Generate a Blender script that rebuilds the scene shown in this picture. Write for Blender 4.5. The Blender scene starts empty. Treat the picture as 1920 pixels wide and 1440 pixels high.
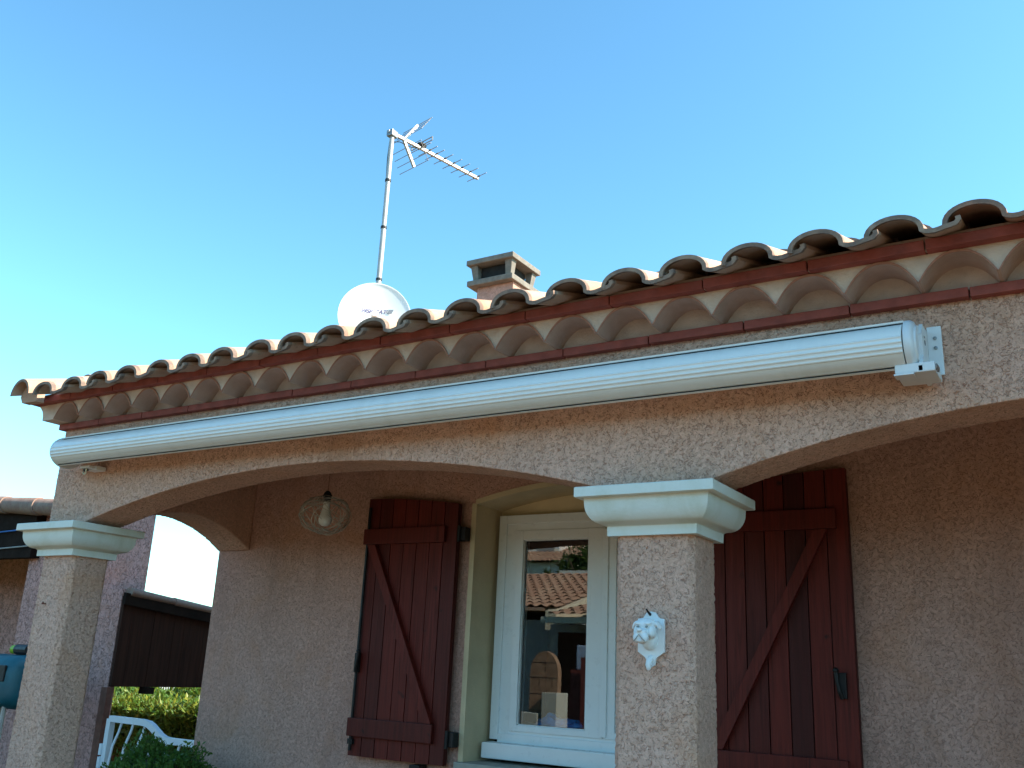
import bpy, bmesh, math, random
from mathutils import Vector, Matrix, noise as mnoise
random.seed(7)
R = math.radians
S = bpy.context.scene
C = S.collection

# ------------------------------------------------------------------ camera, sky, sun
cam_d = bpy.data.cameras.new('camera'); cam = bpy.data.objects.new('camera', cam_d); C.objects.link(cam)
cam_d.sensor_width = 36; cam_d.lens = 1772.8 / 1920 * 36; cam_d.clip_end = 2000; cam_d.clip_start = .05
yaw, pitch, roll = R(-32.3507), R(16.7109), R(2.7031)
fwd = Vector((math.sin(yaw)*math.cos(pitch), math.cos(yaw)*math.cos(pitch), math.sin(pitch)))
rt = Vector((math.cos(yaw), -math.sin(yaw), 0)); up = rt.cross(fwd)
r2 = rt*math.cos(roll) + up*math.sin(roll); u2 = -rt*math.sin(roll) + up*math.cos(roll)
m = Matrix((r2, u2, -fwd)).transposed().to_4x4(); m.translation = (0, 0, 1.6)
cam.matrix_world = m
S.camera = cam

SUN_EL, SUN_AZ = 40, 17          # elevation; angle behind the facade line, sun from the right
w = bpy.data.worlds.new('World'); S.world = w; w.use_nodes = True
nt = w.node_tree; bg = nt.nodes['Background']
sky = nt.nodes.new('ShaderNodeTexSky'); sky.sky_type = 'NISHITA'; sky.sun_disc = False
sky.sun_elevation = R(SUN_EL); sky.sun_rotation = R(90 - SUN_AZ)
sky.air_density = 1.0; sky.dust_density = .5; sky.ozone_density = 1.5
gam = nt.nodes.new('ShaderNodeGamma'); gam.inputs[1].default_value = 1.2      # deep clear-air blue
tint = nt.nodes.new('ShaderNodeMix'); tint.data_type = 'RGBA'; tint.blend_type = 'MULTIPLY'; tint.inputs[0].default_value = 1; tint.inputs[7].default_value = (.535, .82, .765, 1)
nt.links.new(sky.outputs[0], gam.inputs[0]); nt.links.new(gam.outputs[0], tint.inputs[6]); nt.links.new(tint.outputs[2], bg.inputs[0]); bg.inputs[1].default_value = .15
sd = bpy.data.lights.new('sun', 'SUN'); sd.energy = 5.0; sd.angle = R(.53); sd.color = (1, .90, .76)
so = bpy.data.objects.new('sun', sd); C.objects.link(so)
tosun = Vector((math.cos(R(SUN_AZ))*math.cos(R(SUN_EL)), math.sin(R(SUN_AZ))*math.cos(R(SUN_EL)), math.sin(R(SUN_EL))))
so.rotation_euler = tosun.to_track_quat('Z', 'Y').to_euler(); so.location = (20, 5, 20)
S.view_settings.view_transform = 'Standard'; S.view_settings.look = 'None'
S.view_settings.exposure = 1.31; S.view_settings.gamma = 1
S.cycles.max_bounces = 8; S.cycles.diffuse_bounces = 4; S.cycles.glossy_bounces = 4; S.cycles.transparent_max_bounces = 8
S.cycles.caustics_reflective = False; S.cycles.caustics_refractive = False

# ------------------------------------------------------------------ materials
class NT:
    def __init__(s, name):
        s.m = bpy.data.materials.new(name); s.m.use_nodes = True
        s.t = s.m.node_tree; s.b = s.t.nodes['Principled BSDF']; s.out = s.t.nodes['Material Output']
        s.co = s.n('ShaderNodeTexCoord').outputs['Object']
    def n(s, k, **kw):
        x = s.t.nodes.new(k)
        for a, v in kw.items(): setattr(x, a, v)
        return x
    def l(s, a, b): s.t.links.new(a, b)
    def put(s, sock, v):
        if isinstance(v, bpy.types.NodeSocket): s.l(v, sock)
        else: sock.default_value = v
    def noise(s, scale, detail=3, rough=.55, dist=0, vec=None):
        x = s.n('ShaderNodeTexNoise'); s.l(vec or s.co, x.inputs['Vector'])
        x.inputs['Scale'].default_value = scale; x.inputs['Detail'].default_value = detail
        x.inputs['Roughness'].default_value = rough; x.inputs['Distortion'].default_value = dist
        return x.outputs[0]
    def scale(s, v3, vec=None):
        x = s.n('ShaderNodeMapping'); s.l(vec or s.co, x.inputs[0]); x.inputs['Scale'].default_value = v3
        return x.outputs[0]
    def mr(s, v, a, b, c=0, d=1, smooth=False):
        x = s.n('ShaderNodeMapRange', interpolation_type='SMOOTHSTEP' if smooth else 'LINEAR'); s.put(x.inputs[0], v)
        for i, q in enumerate((a, b, c, d)): x.inputs[i+1].default_value = q
        return x.outputs[0]
    def math(s, op, a, b=0, c=None):
        x = s.n('ShaderNodeMath', operation=op); s.put(x.inputs[0], a); s.put(x.inputs[1], b)
        return x.outputs[0]
    def mix(s, f, a, b, mode='MIX'):
        x = s.n('ShaderNodeMix', data_type='RGBA', blend_type=mode); s.put(x.inputs[0], f)
        for k, v in ((6, a), (7, b)):
            s.put(x.inputs[k], (*v, 1) if isinstance(v, tuple) and len(v) == 3 else v)
        return x.outputs[2]
    def attr(s, name):
        return s.n('ShaderNodeAttribute', attribute_name=name).outputs['Fac']
    def bump(s, h, dist, strength=1):
        x = s.n('ShaderNodeBump'); s.put(x.inputs['Height'], h); x.inputs['Distance'].default_value = dist
        x.inputs['Strength'].default_value = strength; s.l(x.outputs[0], s.b.inputs['Normal'])
    def set(s, col=None, rough=None, metal=None, **kw):
        if col is not None: s.put(s.b.inputs['Base Color'], (*col, 1) if isinstance(col, tuple) else col)
        if rough is not None: s.put(s.b.inputs['Roughness'], rough)
        if metal is not None: s.b.inputs['Metallic'].default_value = metal
        for k, v in kw.items(): s.put(s.b.inputs[k.replace('_', ' ')], v)
        return s.m

def stucco(name, c1, c2, crack, scale=50, disp=.0, depth=.004, amt=.75, lo=.44):
    g = NT(name)
    wp = g.n('ShaderNodeTexNoise'); g.l(g.co, wp.inputs['Vector']); wp.inputs['Scale'].default_value = scale*.55; wp.inputs['Detail'].default_value = 3
    va = g.n('ShaderNodeVectorMath', operation='MULTIPLY_ADD'); g.l(wp.outputs['Color'], va.inputs[0])
    va.inputs[1].default_value = (1.9/scale,)*3; g.l(g.co, va.inputs[2])
    vo = g.n('ShaderNodeTexVoronoi', feature='DISTANCE_TO_EDGE'); g.l(va.outputs[0], vo.inputs['Vector']); vo.inputs['Scale'].default_value = scale
    vc = g.n('ShaderNodeTexVoronoi'); g.l(va.outputs[0], vc.inputs['Vector']); vc.inputs['Scale'].default_value = scale
    n2 = g.noise(scale*.8, 3, .6, .5); fine = g.noise(scale*4.5, 3, .7); med = g.noise(scale*1.6, 3, .6)
    rid = g.mr(vo.outputs['Distance'], .02, .16, 1, 0, True)
    msk = g.mr(n2, lo, lo+.12, 0, 1, True)
    cr = g.math('MULTIPLY', rid, msk)                                     # grooves left by the trowel
    pit = g.mr(med, .30, .42, .7, 0, True)
    cr = g.math('MAXIMUM', cr, pit)
    h = g.math('SUBTRACT', g.math('ADD', g.math('MULTIPLY', g.noise(scale*.5, 2), .8), g.math('MULTIPLY', fine, .40)), g.math('MULTIPLY', cr, .8))
    patch = g.noise(2.1, 4, .6, .3)
    base = g.mix(g.mr(patch, .35, .65), c1, c2)
    sep = g.n('ShaderNodeSeparateColor'); g.l(vc.outputs['Color'], sep.inputs[0])
    base = g.mix(g.mr(sep.outputs[0], .35, 1, 0, .45), base, tuple(min(1, x*1.35) for x in c1))
    base = g.mix(g.mr(fine, .32, .55, .30, 0), base, crack)
    base = g.mix(g.math('MULTIPLY', cr, amt), base, crack)  # shade of grooves and pits mixed into the colour
    base = g.mix(g.mr(g.noise(3.3, 5, .65, .6), .50, .70, 0, .45), base, (c2[0]*1.02, c2[1]*.86, c2[2]*.66))      # ochre weathering
    streak = g.noise(5, 4, .6, .2, g.scale((1, 1, .18)))
    base = g.mix(g.mr(streak, .52, .74, 0, .45), base, tuple(x*.66 for x in c2))
    g.set(base, .92)
    g.b.inputs['Specular IOR Level'].default_value = .2
    if disp:
        d = g.n('ShaderNodeDisplacement'); g.l(h, d.inputs['Height']); d.inputs['Midlevel'].default_value = .45
        d.inputs['Scale'].default_value = disp; g.l(d.outputs[0], g.out.inputs['Displacement'])
        g.m.displacement_method = 'BOTH'
    else: g.bump(h, depth)
    return g.m

def plain(name, col, rough=.5, metal=0, var=.12, vs=12, bump=0, bs=120, **kw):
    g = NT(name); f = g.noise(vs, 4, .6)
    c = g.mix(g.mr(f, .3, .7), tuple(x*(1-var) for x in col), tuple(min(1, x*(1+var)) for x in col))
    g.set(c, g.mr(g.noise(vs*2.3, 3), .3, .7, max(.03, rough-.07), min(1, rough+.07)), metal, **kw)
    if bump: g.bump(g.noise(bs, 4, .6), bump)
    return g.m

def tile_mat(name, cols, dark=.35, lichen=True):
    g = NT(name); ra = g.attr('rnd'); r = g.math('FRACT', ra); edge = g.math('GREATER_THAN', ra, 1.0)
    x = g.n('ShaderNodeValToRGB'); g.l(r, x.inputs[0]); e = x.color_ramp.elements
    while len(e) < len(cols): e.new(.5)
    for i, c in enumerate(cols): e[i].position = i/(len(cols)-1); e[i].color = (*c, 1)
    c = g.mix(g.mr(g.noise(14, 5, .65, .3), .38, .75, 0, .45), x.outputs[0], (.47, .375, .285))
    c = g.mix(g.mr(g.noise(38, 4, .7), .56, .75, 0, dark), c, (.085, .065, .05))
    if lichen: c = g.mix(g.mr(g.noise(9, 5, .7, .5), .67, .73, 0, .85), c, (.50, .33, .05))
    c = g.mix(g.math('MULTIPLY', edge, g.mr(g.noise(25, 3), .35, .6, .40, .85)), c, (.145, .102, .083))   # darker front edges
    g.set(c, .9); g.bump(g.noise(160, 4, .7), .0025)
    return g.m

STUC = ((.71, .445, .345), (.64, .385, .285), (.30, .165, .115))
M = {}
M['stucco'] = stucco('stucco_dense', *STUC, 96, disp=.0055, amt=.50, lo=.50)
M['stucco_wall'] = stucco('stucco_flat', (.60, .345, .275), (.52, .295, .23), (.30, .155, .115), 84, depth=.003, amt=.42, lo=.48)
M['stucco_far'] = stucco('stucco_neighbour', (.66, .345, .30), (.58, .30, .25), (.24, .11, .085), 34, depth=.006, amt=.7)
M['tile'] = tile_mat('roof_tile', [(.48, .315, .205), (.42, .235, .145), (.52, .36, .25), (.47, .21, .125), (.48, .33, .22)])
M['tile_old'] = tile_mat('weathered_tile', [(.30, .18, .14), (.25, .135, .10), (.33, .21, .165)], dark=.6)
M['tile_far'] = tile_mat('far_tile', [(.40, .23, .14), (.34, .17, .10), (.44, .28, .18)], lichen=False)
M['genoise'] = plain('genoise_tile', (.46, .315, .255), .95, var=.14, vs=9, bump=.002)
M['rim'] = plain('genoise_rim', (.40, .19, .13), .9, var=.2, vs=30, bump=.002)
M['mortar'] = plain('mortar', (.66, .52, .425), .95, var=.12, vs=18, bump=.003)
M['band'] = plain('red_band', (.27, .060, .043), .75, var=.25, vs=16, bump=.0015)
M['concrete'] = plain('old_concrete', (.20, .175, .145), .95, var=.2, vs=22, bump=.003)
M['capital'] = None
g = NT('cast_stone')
st = g.noise(7, 5, .65, .3, g.scale((1, 1, .5)))
g.set(g.mix(g.mr(st, .50, .75, 0, .5), (.72, .73, .66), (.50, .50, .36)), .6); g.bump(g.noise(90, 4, .6), .0012); M['capital'] = g.m
g = NT('stained_wood'); gv = g.scale((55, 55, 2.2)); gr = g.noise(1, 5, .65, 1.2, gv)
c = g.mix(g.mr(g.attr('rnd'), 0, 1, 0, 1), (.150, .0180, .0115), (.064, .0100, .0078))
c = g.mix(g.mr(gr, .40, .72, 0, .75), c, (.040, .008, .005))
c = g.mix(g.mr(g.noise(11, 2, .5, .6), .70, .76, 0, .8), c, (.014, .006, .005))
g.set(c, g.mr(gr, .3, .7, .42, .6)); g.b.inputs['Specular IOR Level'].default_value = .22; g.bump(gr, .0012); M['wood'] = g.m
g = NT('dark_boards'); gr = g.noise(1, 5, .65, 1, g.scale((30, 30, 1.6)))
g.set(g.mix(g.mr(gr, .35, .7), (.060, .023, .014), (.030, .012, .008)), .85); g.b.inputs['Specular IOR Level'].default_value = .12; g.bump(gr, .002); M['board'] = g.m
M['redwood'] = plain('red_brown_post', (.16, .055, .035), .7, var=.3, vs=20, bump=.001)
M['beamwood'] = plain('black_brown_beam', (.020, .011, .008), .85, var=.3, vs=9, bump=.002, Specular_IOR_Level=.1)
M['pvc'] = plain('white_pvc', (.79, .81, .81), .32, var=.02)
g = NT('white_aluminium'); ds = g.noise(1, 4, .65, .3, g.scale((9, 2, 1.2)))
M['alu'] = g.set(g.mix(g.mr(ds, .52, .78, 0, .30), (.82, .82, .79), (.56, .54, .47)), .30, 0, Coat_Weight=.3, Coat_Roughness=.15)
M['alu_cap'] = plain('white_plastic_cap', (.72, .73, .74), .35, var=.05)
M['black'] = plain('black_plastic', (.012, .012, .013), .5, var=.2)
M['iron'] = plain('black_iron', (.020, .019, .019), .5, .6, var=.3)
M['steel'] = plain('galvanised_steel', (.46, .43, .40), .5, .4, var=.12)
M['rod'] = plain('weathered_rod', (.30, .25, .22), .6, .3, var=.12)
M['screw'] = plain('zinc_screw', (.30, .29, .28), .4, .9)
M['cream'] = plain('cream_render', (.64, .51, .32), .9, var=.1, vs=6, bump=.002, bs=220)
M['sill'] = plain('grey_sill', (.36, .34, .29), .85, var=.15, bump=.002)
M['bulb'] = plain('white_bulb', (.80, .80, .76), .3, var=.02)
M['brass'] = plain('brass_wire', (.52, .48, .40), .4, .5, var=.2)
M['plaster'] = plain('white_plaster', (.80, .82, .82), .55, var=.03, vs=30, bump=.0004)
M['letterg'] = plain('crevice_shade', (.28, .29, .27), .8, var=.2)  # shade of eye dents and mouth groove put into the colour
M['dish'] = plain('white_dish_paint', (.80, .80, .78), .4, var=.03)
M['letter'] = plain('faded_violet_print', (.10, .085, .20), .6, var=.2)
M['emblem'] = plain('faded_grey_print', (.12, .15, .19), .6, var=.2)
M['near_black'] = plain('near_black_concrete', (.018, .016, .015), .95, var=.3)
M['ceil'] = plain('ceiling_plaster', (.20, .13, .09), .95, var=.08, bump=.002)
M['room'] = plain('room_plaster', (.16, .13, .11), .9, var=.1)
M['teal'] = plain('teal_paint', (.012, .105, .135), .38, var=.15)
M['lime'] = plain('lime_cap', (.25, .42, .01), .5)
M['canvas'] = plain('cream_canvas', (.55, .50, .36), .9)
M['gate'] = plain('white_gate_paint', (.74, .77, .80), .4, var=.04)
M['blue'] = plain('blue_plastic', (.02, .22, .55), .45, var=.2, vs=40)
M['bluecable'] = plain('blue_cable', (.02, .16, .50), .5)
M['greycable'] = plain('grey_cable', (.36, .35, .33), .6)
M['firebrick'] = plain('fire_brick', (.27, .165, .10), .9, var=.25, vs=8, bump=.003)
M['bbqwhite'] = plain('white_concrete', (.44, .45, .385), .85, var=.08, bump=.002)
M['lit'] = plain('cream_facade', (.66, .58, .42), .9, var=.08, bump=.003)
M['greywall'] = plain('grey_facade', (.30, .29, .28), .9, var=.12, bump=.003)
M['whitewall'] = plain('white_facade', (.78, .75, .68), .85, var=.05)
M['yellow'] = plain('yellow_plastic', (.62, .36, .01), .45)
M['paleblue'] = plain('pale_blue_plastic', (.30, .38, .50), .5)
M['darkred'] = plain('dark_red_boards', (.13, .025, .018), .7, var=.3)
M['bark'] = plain('bark', (.10, .07, .045), .9, var=.3, vs=30, bump=.004)
def leafm(name, a, b, cyel, yel=.15):
    g = NT(name); r = g.attr('rnd')
    c = g.mix(r, a, b); c = g.mix(g.mr(r, 1-yel, 1, 0, .8), c, cyel)
    g.set(c, .45); g.b.inputs['Specular IOR Level'].default_value = .35
    t = g.n('ShaderNodeBsdfTranslucent'); g.l(g.mix(.6, c, cyel), t.inputs[0])
    mx = g.n('ShaderNodeMixShader'); mx.inputs[0].default_value = .30
    g.l(g.b.outputs[0], mx.inputs[1]); g.l(t.outputs[0], mx.inputs[2]); g.l(mx.outputs[0], g.out.inputs[0])
    return g.m
M['hedge'] = leafm('hedge_leaf', (.035, .10, .014), (.085, .16, .02), (.27, .27, .03), .22)
M['box'] = leafm('box_leaf', (.045, .115, .018), (.10, .19, .03), (.17, .24, .05), .18)
M['treeleaf'] = leafm('tree_leaf', (.03, .07, .012), (.075, .12, .02), (.13, .15, .03), .15)
g = NT('window_glass')
tr = g.n('ShaderNodeBsdfTransparent'); tr.inputs[0].default_value = (.93, .96, .95, 1)
gl = g.n('ShaderNodeBsdfGlossy'); gl.inputs['Roughness'].default_value = .0
wob = g.n('ShaderNodeBump'); wob.inputs['Distance'].default_value = .00012; g.l(g.noise(3.0, 1, .4), wob.inputs['Height']); g.l(wob.outputs[0], gl.inputs['Normal'])
fr = g.n('ShaderNodeFresnel'); fr.inputs[0].default_value = 1.52
mx = g.n('ShaderNodeMixShader'); g.l(g.mr(fr.outputs[0], 0, .33, 0, 1), mx.inputs[0])    # two panes: about twice one surface pair
g.l(tr.outputs[0], mx.inputs[1]); g.l(gl.outputs[0], mx.inputs[2]); g.l(mx.outputs[0], g.out.inputs[0]); M['glass'] = g.m
g = NT('lawn_and_paving'); M['lawn'] = g.set(g.mix(g.mr(g.noise(.35, 5, .7), .4, .6), (.05, .055, .012), (.12, .10, .03)), .95)
g.bump(g.noise(40, 3), .03)
g = NT('scrub_hillside'); M['hill'] = g.set(g.mix(g.mr(g.noise(.16, 6, .75), .42, .58), (.016, .026, .007), (.055, .045, .022)), .95)
M['paving'] = plain('path_paving', (.18, .145, .105), .85, var=.12, vs=3, bump=.002)
M['terrace'] = plain('terrace_tiles', (.050, .035, .026), .6, var=.12, vs=3, bump=.002)

# ------------------------------------------------------------------ mesh helpers
class MB:
    def __init__(s): s.v = []; s.f = []; s.r = []; s.cur = .5; s.sm = []; s.smooth = False
    def add(s, vs, fs):
        o = len(s.v); s.v += [tuple(v) for v in vs]
        for f in fs: s.f.append(tuple(i+o for i in f)); s.r.append(s.cur); s.sm.append(s.smooth)
    def box(s, x0, x1, y0, y1, z0, z1, bev=0):
        if bev:
            b = min(bev, (x1-x0)/3, (y1-y0)/3, (z1-z0)/3)
            vs = []; 
            bm = bmesh.new(); bmesh.ops.create_cube(bm, size=1)
            for v in bm.verts: v.co = Vector(((x0+x1)/2+v.co.x*(x1-x0), (y0+y1)/2+v.co.y*(y1-y0), (z0+z1)/2+v.co.z*(z1-z0)))
            bmesh.ops.bevel(bm, geom=bm.edges[:], offset=b, segments=2, profile=.6, affect='EDGES')
            s.bm(bm); return
        s.add([(x, y, z) for x in (x0, x1) for y in (y0, y1) for z in (z0, z1)],
              [(0,1,3,2), (4,6,7,5), (0,4,5,1), (2,3,7,6), (0,2,6,4), (1,5,7,3)])
    def bm(s, bm, mat=None):
        bm.verts.index_update()
        s.add([(mat @ v.co) if mat else v.co for v in bm.verts], [tuple(v.index for v in f.verts) for f in bm.faces]); bm.free()
    def prism(s, poly, axis, a, b):
        """poly in the plane across axis (for 'x': (y,z); 'y': (x,z); 'z': (x,y)), from a to b"""
        def p(q, t): return {'x': (t, q[0], q[1]), 'y': (q[0], t, q[1]), 'z': (q[0], q[1], t)}[axis]
        n = len(poly)
        s.add([p(q, a) for q in poly] + [p(q, b) for q in poly],
              [tuple(range(n)), tuple(range(2*n-1, n-1, -1))] + [(i, i+n, (i+1) % n+n, (i+1) % n) for i in range(n)])
    def rings(s, rs, closed=True, caps=True):
        n = len(rs[0]); fs = []
        for k in range(len(rs)-1):
            for i in range(n if closed else n-1):
                j = (i+1) % n; fs.append((k*n+i, k*n+j, (k+1)*n+j, (k+1)*n+i))
        if caps: fs += [tuple(range(n-1, -1, -1)), tuple((len(rs)-1)*n+i for i in range(n))]
        s.add([v for r in rs for v in r], fs)
    def tube(s, pts, r, seg=8, square=False, caps=True):
        pts = [Vector(p) for p in pts]; rs = []; n0 = None
        rr = r if isinstance(r, (list, tuple)) else [r]*len(pts)
        for i, p in enumerate(pts):
            d = ((pts[min(i+1, len(pts)-1)] - p).normalized() + (p - pts[max(i-1, 0)]).normalized())
            d = d.normalized() if d.length > 1e-6 else Vector((0, 0, 1))
            if n0 is None:
                n0 = d.cross(Vector((0, 0, 1)) if abs(d.z) < .95 else Vector((1, 0, 0))).normalized()
            n0 = (n0 - d*n0.dot(d)).normalized(); b = d.cross(n0)
            k = 4 if square else seg; off = math.pi/4 if square else 0; q = rr[i]*(1.4142 if square else 1)
            rs.append([p + n0*math.cos(off+2*math.pi*j/k)*q + b*math.sin(off+2*math.pi*j/k)*q for j in range(k)])
        s.rings(rs, True, caps)
    def lathe(s, prof, c, axis=Vector((0, 0, 1)), seg=24):
        axis = Vector(axis).normalized(); c = Vector(c)
        a = axis.cross(Vector((0, 0, 1)) if abs(axis.z) < .9 else Vector((1, 0, 0))).normalized(); b = axis.cross(a)
        s.rings([[c + axis*h + (a*math.cos(2*math.pi*j/seg)+b*math.sin(2*math.pi*j/seg))*max(r, 1e-4) for j in range(seg)] for r, h in prof])
    def ell(s, c, r, rot=None, sub=3):
        bm = bmesh.new(); bmesh.ops.create_icosphere(bm, subdivisions=sub, radius=1)
        mt = Matrix.Translation(c) @ (rot.to_4x4() if rot else Matrix()) @ Matrix.Diagonal((*r, 1)); s.bm(bm, mt)
    def build(s, name, mat, parent=None, smooth=None):
        me = bpy.data.meshes.new(name); o = bpy.data.objects.new(name, me); C.objects.link(o)
        off = Vector()
        p = parent
        while p: off += p.location; p = p.parent
        if parent: o.parent = parent
        me.from_pydata([Vector(v)-off for v in s.v], [], s.f); me.update()
        a = me.attributes.new('rnd', 'FLOAT', 'FACE'); a.data.foreach_set('value', s.r)
        bm = bmesh.new(); bm.from_mesh(me); bmesh.ops.recalc_face_normals(bm, faces=bm.faces); bm.to_mesh(me); bm.free()
        if smooth is not None:
            me.polygons.foreach_set('use_smooth', [True]*len(me.polygons))
            if smooth < 180: me.set_sharp_from_angle(angle=R(smooth))
        me.materials.append(M[mat])
        return o
def thing(name, label, cat, loc=(0, 0, 0), group=None):
    o = bpy.data.objects.new(name, None); C.objects.link(o); o.location = loc; o.empty_display_size = .1
    o['label'] = label; o['category'] = cat
    if group: o['group'] = group
    return o
def tag(o, label, cat, group=None):
    o['label'] = label; o['category'] = cat
    if group: o['group'] = group
    return o
def quick(fn, name, mat, parent=None, smooth=None):
    b = MB(); fn(b); return b.build(name, mat, parent, smooth)
def struct(o): o['kind'] = 'structure'; return o
def box(name, mat, parent, *a, bev=0, smooth=None):
    b = MB(); b.box(*a, bev=bev); return b.build(name, mat, parent, smooth)

# ------------------------------------------------------------------ ground
gb = MB(); gb.add([(-400, -400, 0), (400, -400, 0), (400, 400, 0), (-400, 400, 0)], [(0, 1, 2, 3)]); struct(gb.build('ground', 'lawn'))
gb = MB(); gb.box(-8, 6, 1.2, 10.2, -.05, .02); struct(gb.build('terrace', 'terrace'))  # darkened as shaded ground, to weaken the bounce under the arches
gb = MB(); gb.box(-8, 6, -6.5, 1.196, -.05, .016); struct(gb.build('path', 'paving'))  # unseen ground kept brighter to bounce warm light onto the facade

def hillm(b):
    rs = []
    for r, h in ((34, -.3), (42, 2.5), (55, 5.5), (75, 8.5), (110, 12), (170, 15), (240, 17)):
        rs.append([(r*math.cos(R(t)), r*math.sin(R(t)), h*(1+.18*mnoise.noise(Vector((t*.06, r*.03, 0))))) for t in range(176, 356, 3)])
    b.rings(rs, False, False)
gb = MB(); hillm(gb); struct(gb.build('hillside', 'hill', None, 180))

# ------------------------------------------------------------------ the house
F, B, K = 2.85, 3.06, 3.97          # front face and back face of the arcade, face of the recessed wall
XL, XR = -4.55, 3.4
house = thing('house', 'pink stucco single storey house with arched porch, red shutters and clay tile roof', 'house', (-2, 4, 0))

def arch(x):
    for c, hs, rise in ((-2.835, 1.452, .197), (.118, 1.212, .195)):
        u = (x-c)/hs
        if abs(u) < 1: return 2.188 + rise*(1-u*u)
    return 2.188
def arcade(b):
    rs = []; x = XL
    NF, NS = 84, 26
    while x <= 1.72:
        zb = arch(x); r = []
        for i in range(NF+1): r.append((x, F, zb+(2.70-zb)*i/NF))
        r += [(x, F+.1, 2.70), (x, B, 2.70)]
        for i in range(1, 8): r.append((x, B, 2.70+(zb-2.70)*i/8))
        for i in range(NS+1): r.append((x, B+(F-B)*i/NS, zb))
        rs.append(r[:-1]); x += .0062 if x < .35 else .03
    b.rings(rs)
quick(arcade, 'arcade_wall', 'stucco', house, 180)
def sidearch(b):
    rs = []; n = 90
    for k in range(n+1):
        y = B+.003 + (K-B-.006)*k/n; u = (y-3.515)/.46; zb = 2.19+.15*(1-u*u) if abs(u) < 1 else 2.19
        r = []
        for i in range(41): r.append((XL, y, zb+(2.70-zb)*i/40))
        for i in range(41): r.append((-4.29, y, 2.70+(zb-2.70)*i/40))
        for i in range(1, 22): r.append((-4.29+(XL+4.29)*i/22, y, zb))
        rs.append(r)
    b.rings(rs)
quick(sidearch, 'side_arch_wall', 'stucco', house, 180)

def shaft(b, x0, x1, y0, y1):
    c = .020; st = .0062
    pts = []
    def seg(p, q):
        n = max(2, int(math.dist(p, q)/st))
        for i in range(n): pts.append((p[0]+(q[0]-p[0])*i/n, p[1]+(q[1]-p[1])*i/n))
    loop = [(x0+c, y0), (x1-c, y0), (x1, y0+c), (x1, y1-c), (x1-c, y1), (x0+c, y1), (x0, y1-c), (x0, y0+c)]
    for i in range(8): seg(loop[i], loop[(i+1) % 8])
    zs = [0, .3, .6]; z = .8
    while z < 2.04: zs.append(z); z += .0064
    zs.append(2.04)
    b.rings([[(x, y, z) for x, y in pts] for z in zs])
def capital(b, x0, x1, y0, y1):
    # overhang of each rung beyond the shaft, from the bottom
    prof = [(.020, 2.032), (.021, 2.062), (.024, 2.065)]
    for i in range(9):
        t = i/8*math.pi/2; prof.append((.030+.050*math.sin(t)*1.0, 2.068+.068*(1-math.cos(t))))
    prof += [(.081, 2.148), (.084, 2.151), (.103, 2.1515), (.106, 2.154), (.106, 2.184), (.103, 2.187)]
    rs = []
    for o, z in prof: rs.append([(x0-o, y0-o*.95, z), (x1+o, y0-o*.95, z), (x1+o, y1+o*.95, z), (x0-o, y1+o*.95, z)])
    b.rings(rs)
for x0, x1 in ((-4.555, -4.303), (-1.372, -1.102), (1.35, 1.62)):
    col = quick(lambda b: shaft(b, x0, x1, F, B), 'column', 'stucco', house, 180)
    quick(lambda b: capital(b, x0, x1, F, B), 'capital', 'capital', col, 40)

# recessed wall with the window opening
WX0, WX1, WZ0 = -2.695, -1.455, 1.16
def warch(x): return 2.395 + .075*(1-((x+2.075)/.62)**2)
def backwall(b):
    b.box(XL, WX0, K, K+.28, 0, 2.70); b.box(WX1, XR, K, K+.28, 0, 2.70)
    b.box(WX0, WX1, K, K+.28, 0, WZ0)
    n = 24; xs = [WX0+(WX1-WX0)*i/n for i in range(n+1)]
    for i in range(n):
        b.prism([(xs[i], warch(xs[i])), (xs[i+1], warch(xs[i+1])), (xs[i+1], 2.70), (xs[i], 2.70)], 'y', K, K+.28)
quick(backwall, 'porch_wall', 'stucco_wall', house)
def shell(b):
    b.box(XL, XL+.26, K+.28, 9.0, 0, 2.70); b.box(XR-.26, XR, K+.28, 9.0, 0, 2.70); b.box(XL, XR, 9.0, 9.26, 0, 2.70)
    b.box(1.62, XR, F+.01, B, 0, 2.70); b.box(XR-.26, XR, B, K, 0, 2.70)
    b.box(1.35, 1.62, B, K, 0, 2.187)
    for x in (XL, XR-.26): b.prism([(F+.02, 2.703), (9.2, 2.703), (6.05, 3.98), (F+.02, 2.84)], 'x', x, x+.26)
quick(shell, 'outer_wall', 'stucco_wall', house)
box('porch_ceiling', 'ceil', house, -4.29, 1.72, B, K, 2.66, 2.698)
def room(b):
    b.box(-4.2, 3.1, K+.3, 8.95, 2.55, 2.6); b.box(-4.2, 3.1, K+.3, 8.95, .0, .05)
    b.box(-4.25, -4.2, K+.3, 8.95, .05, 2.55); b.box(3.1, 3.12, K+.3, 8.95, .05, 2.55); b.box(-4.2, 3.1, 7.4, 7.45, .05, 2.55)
quick(room, 'room_lining', 'room', house)

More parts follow.
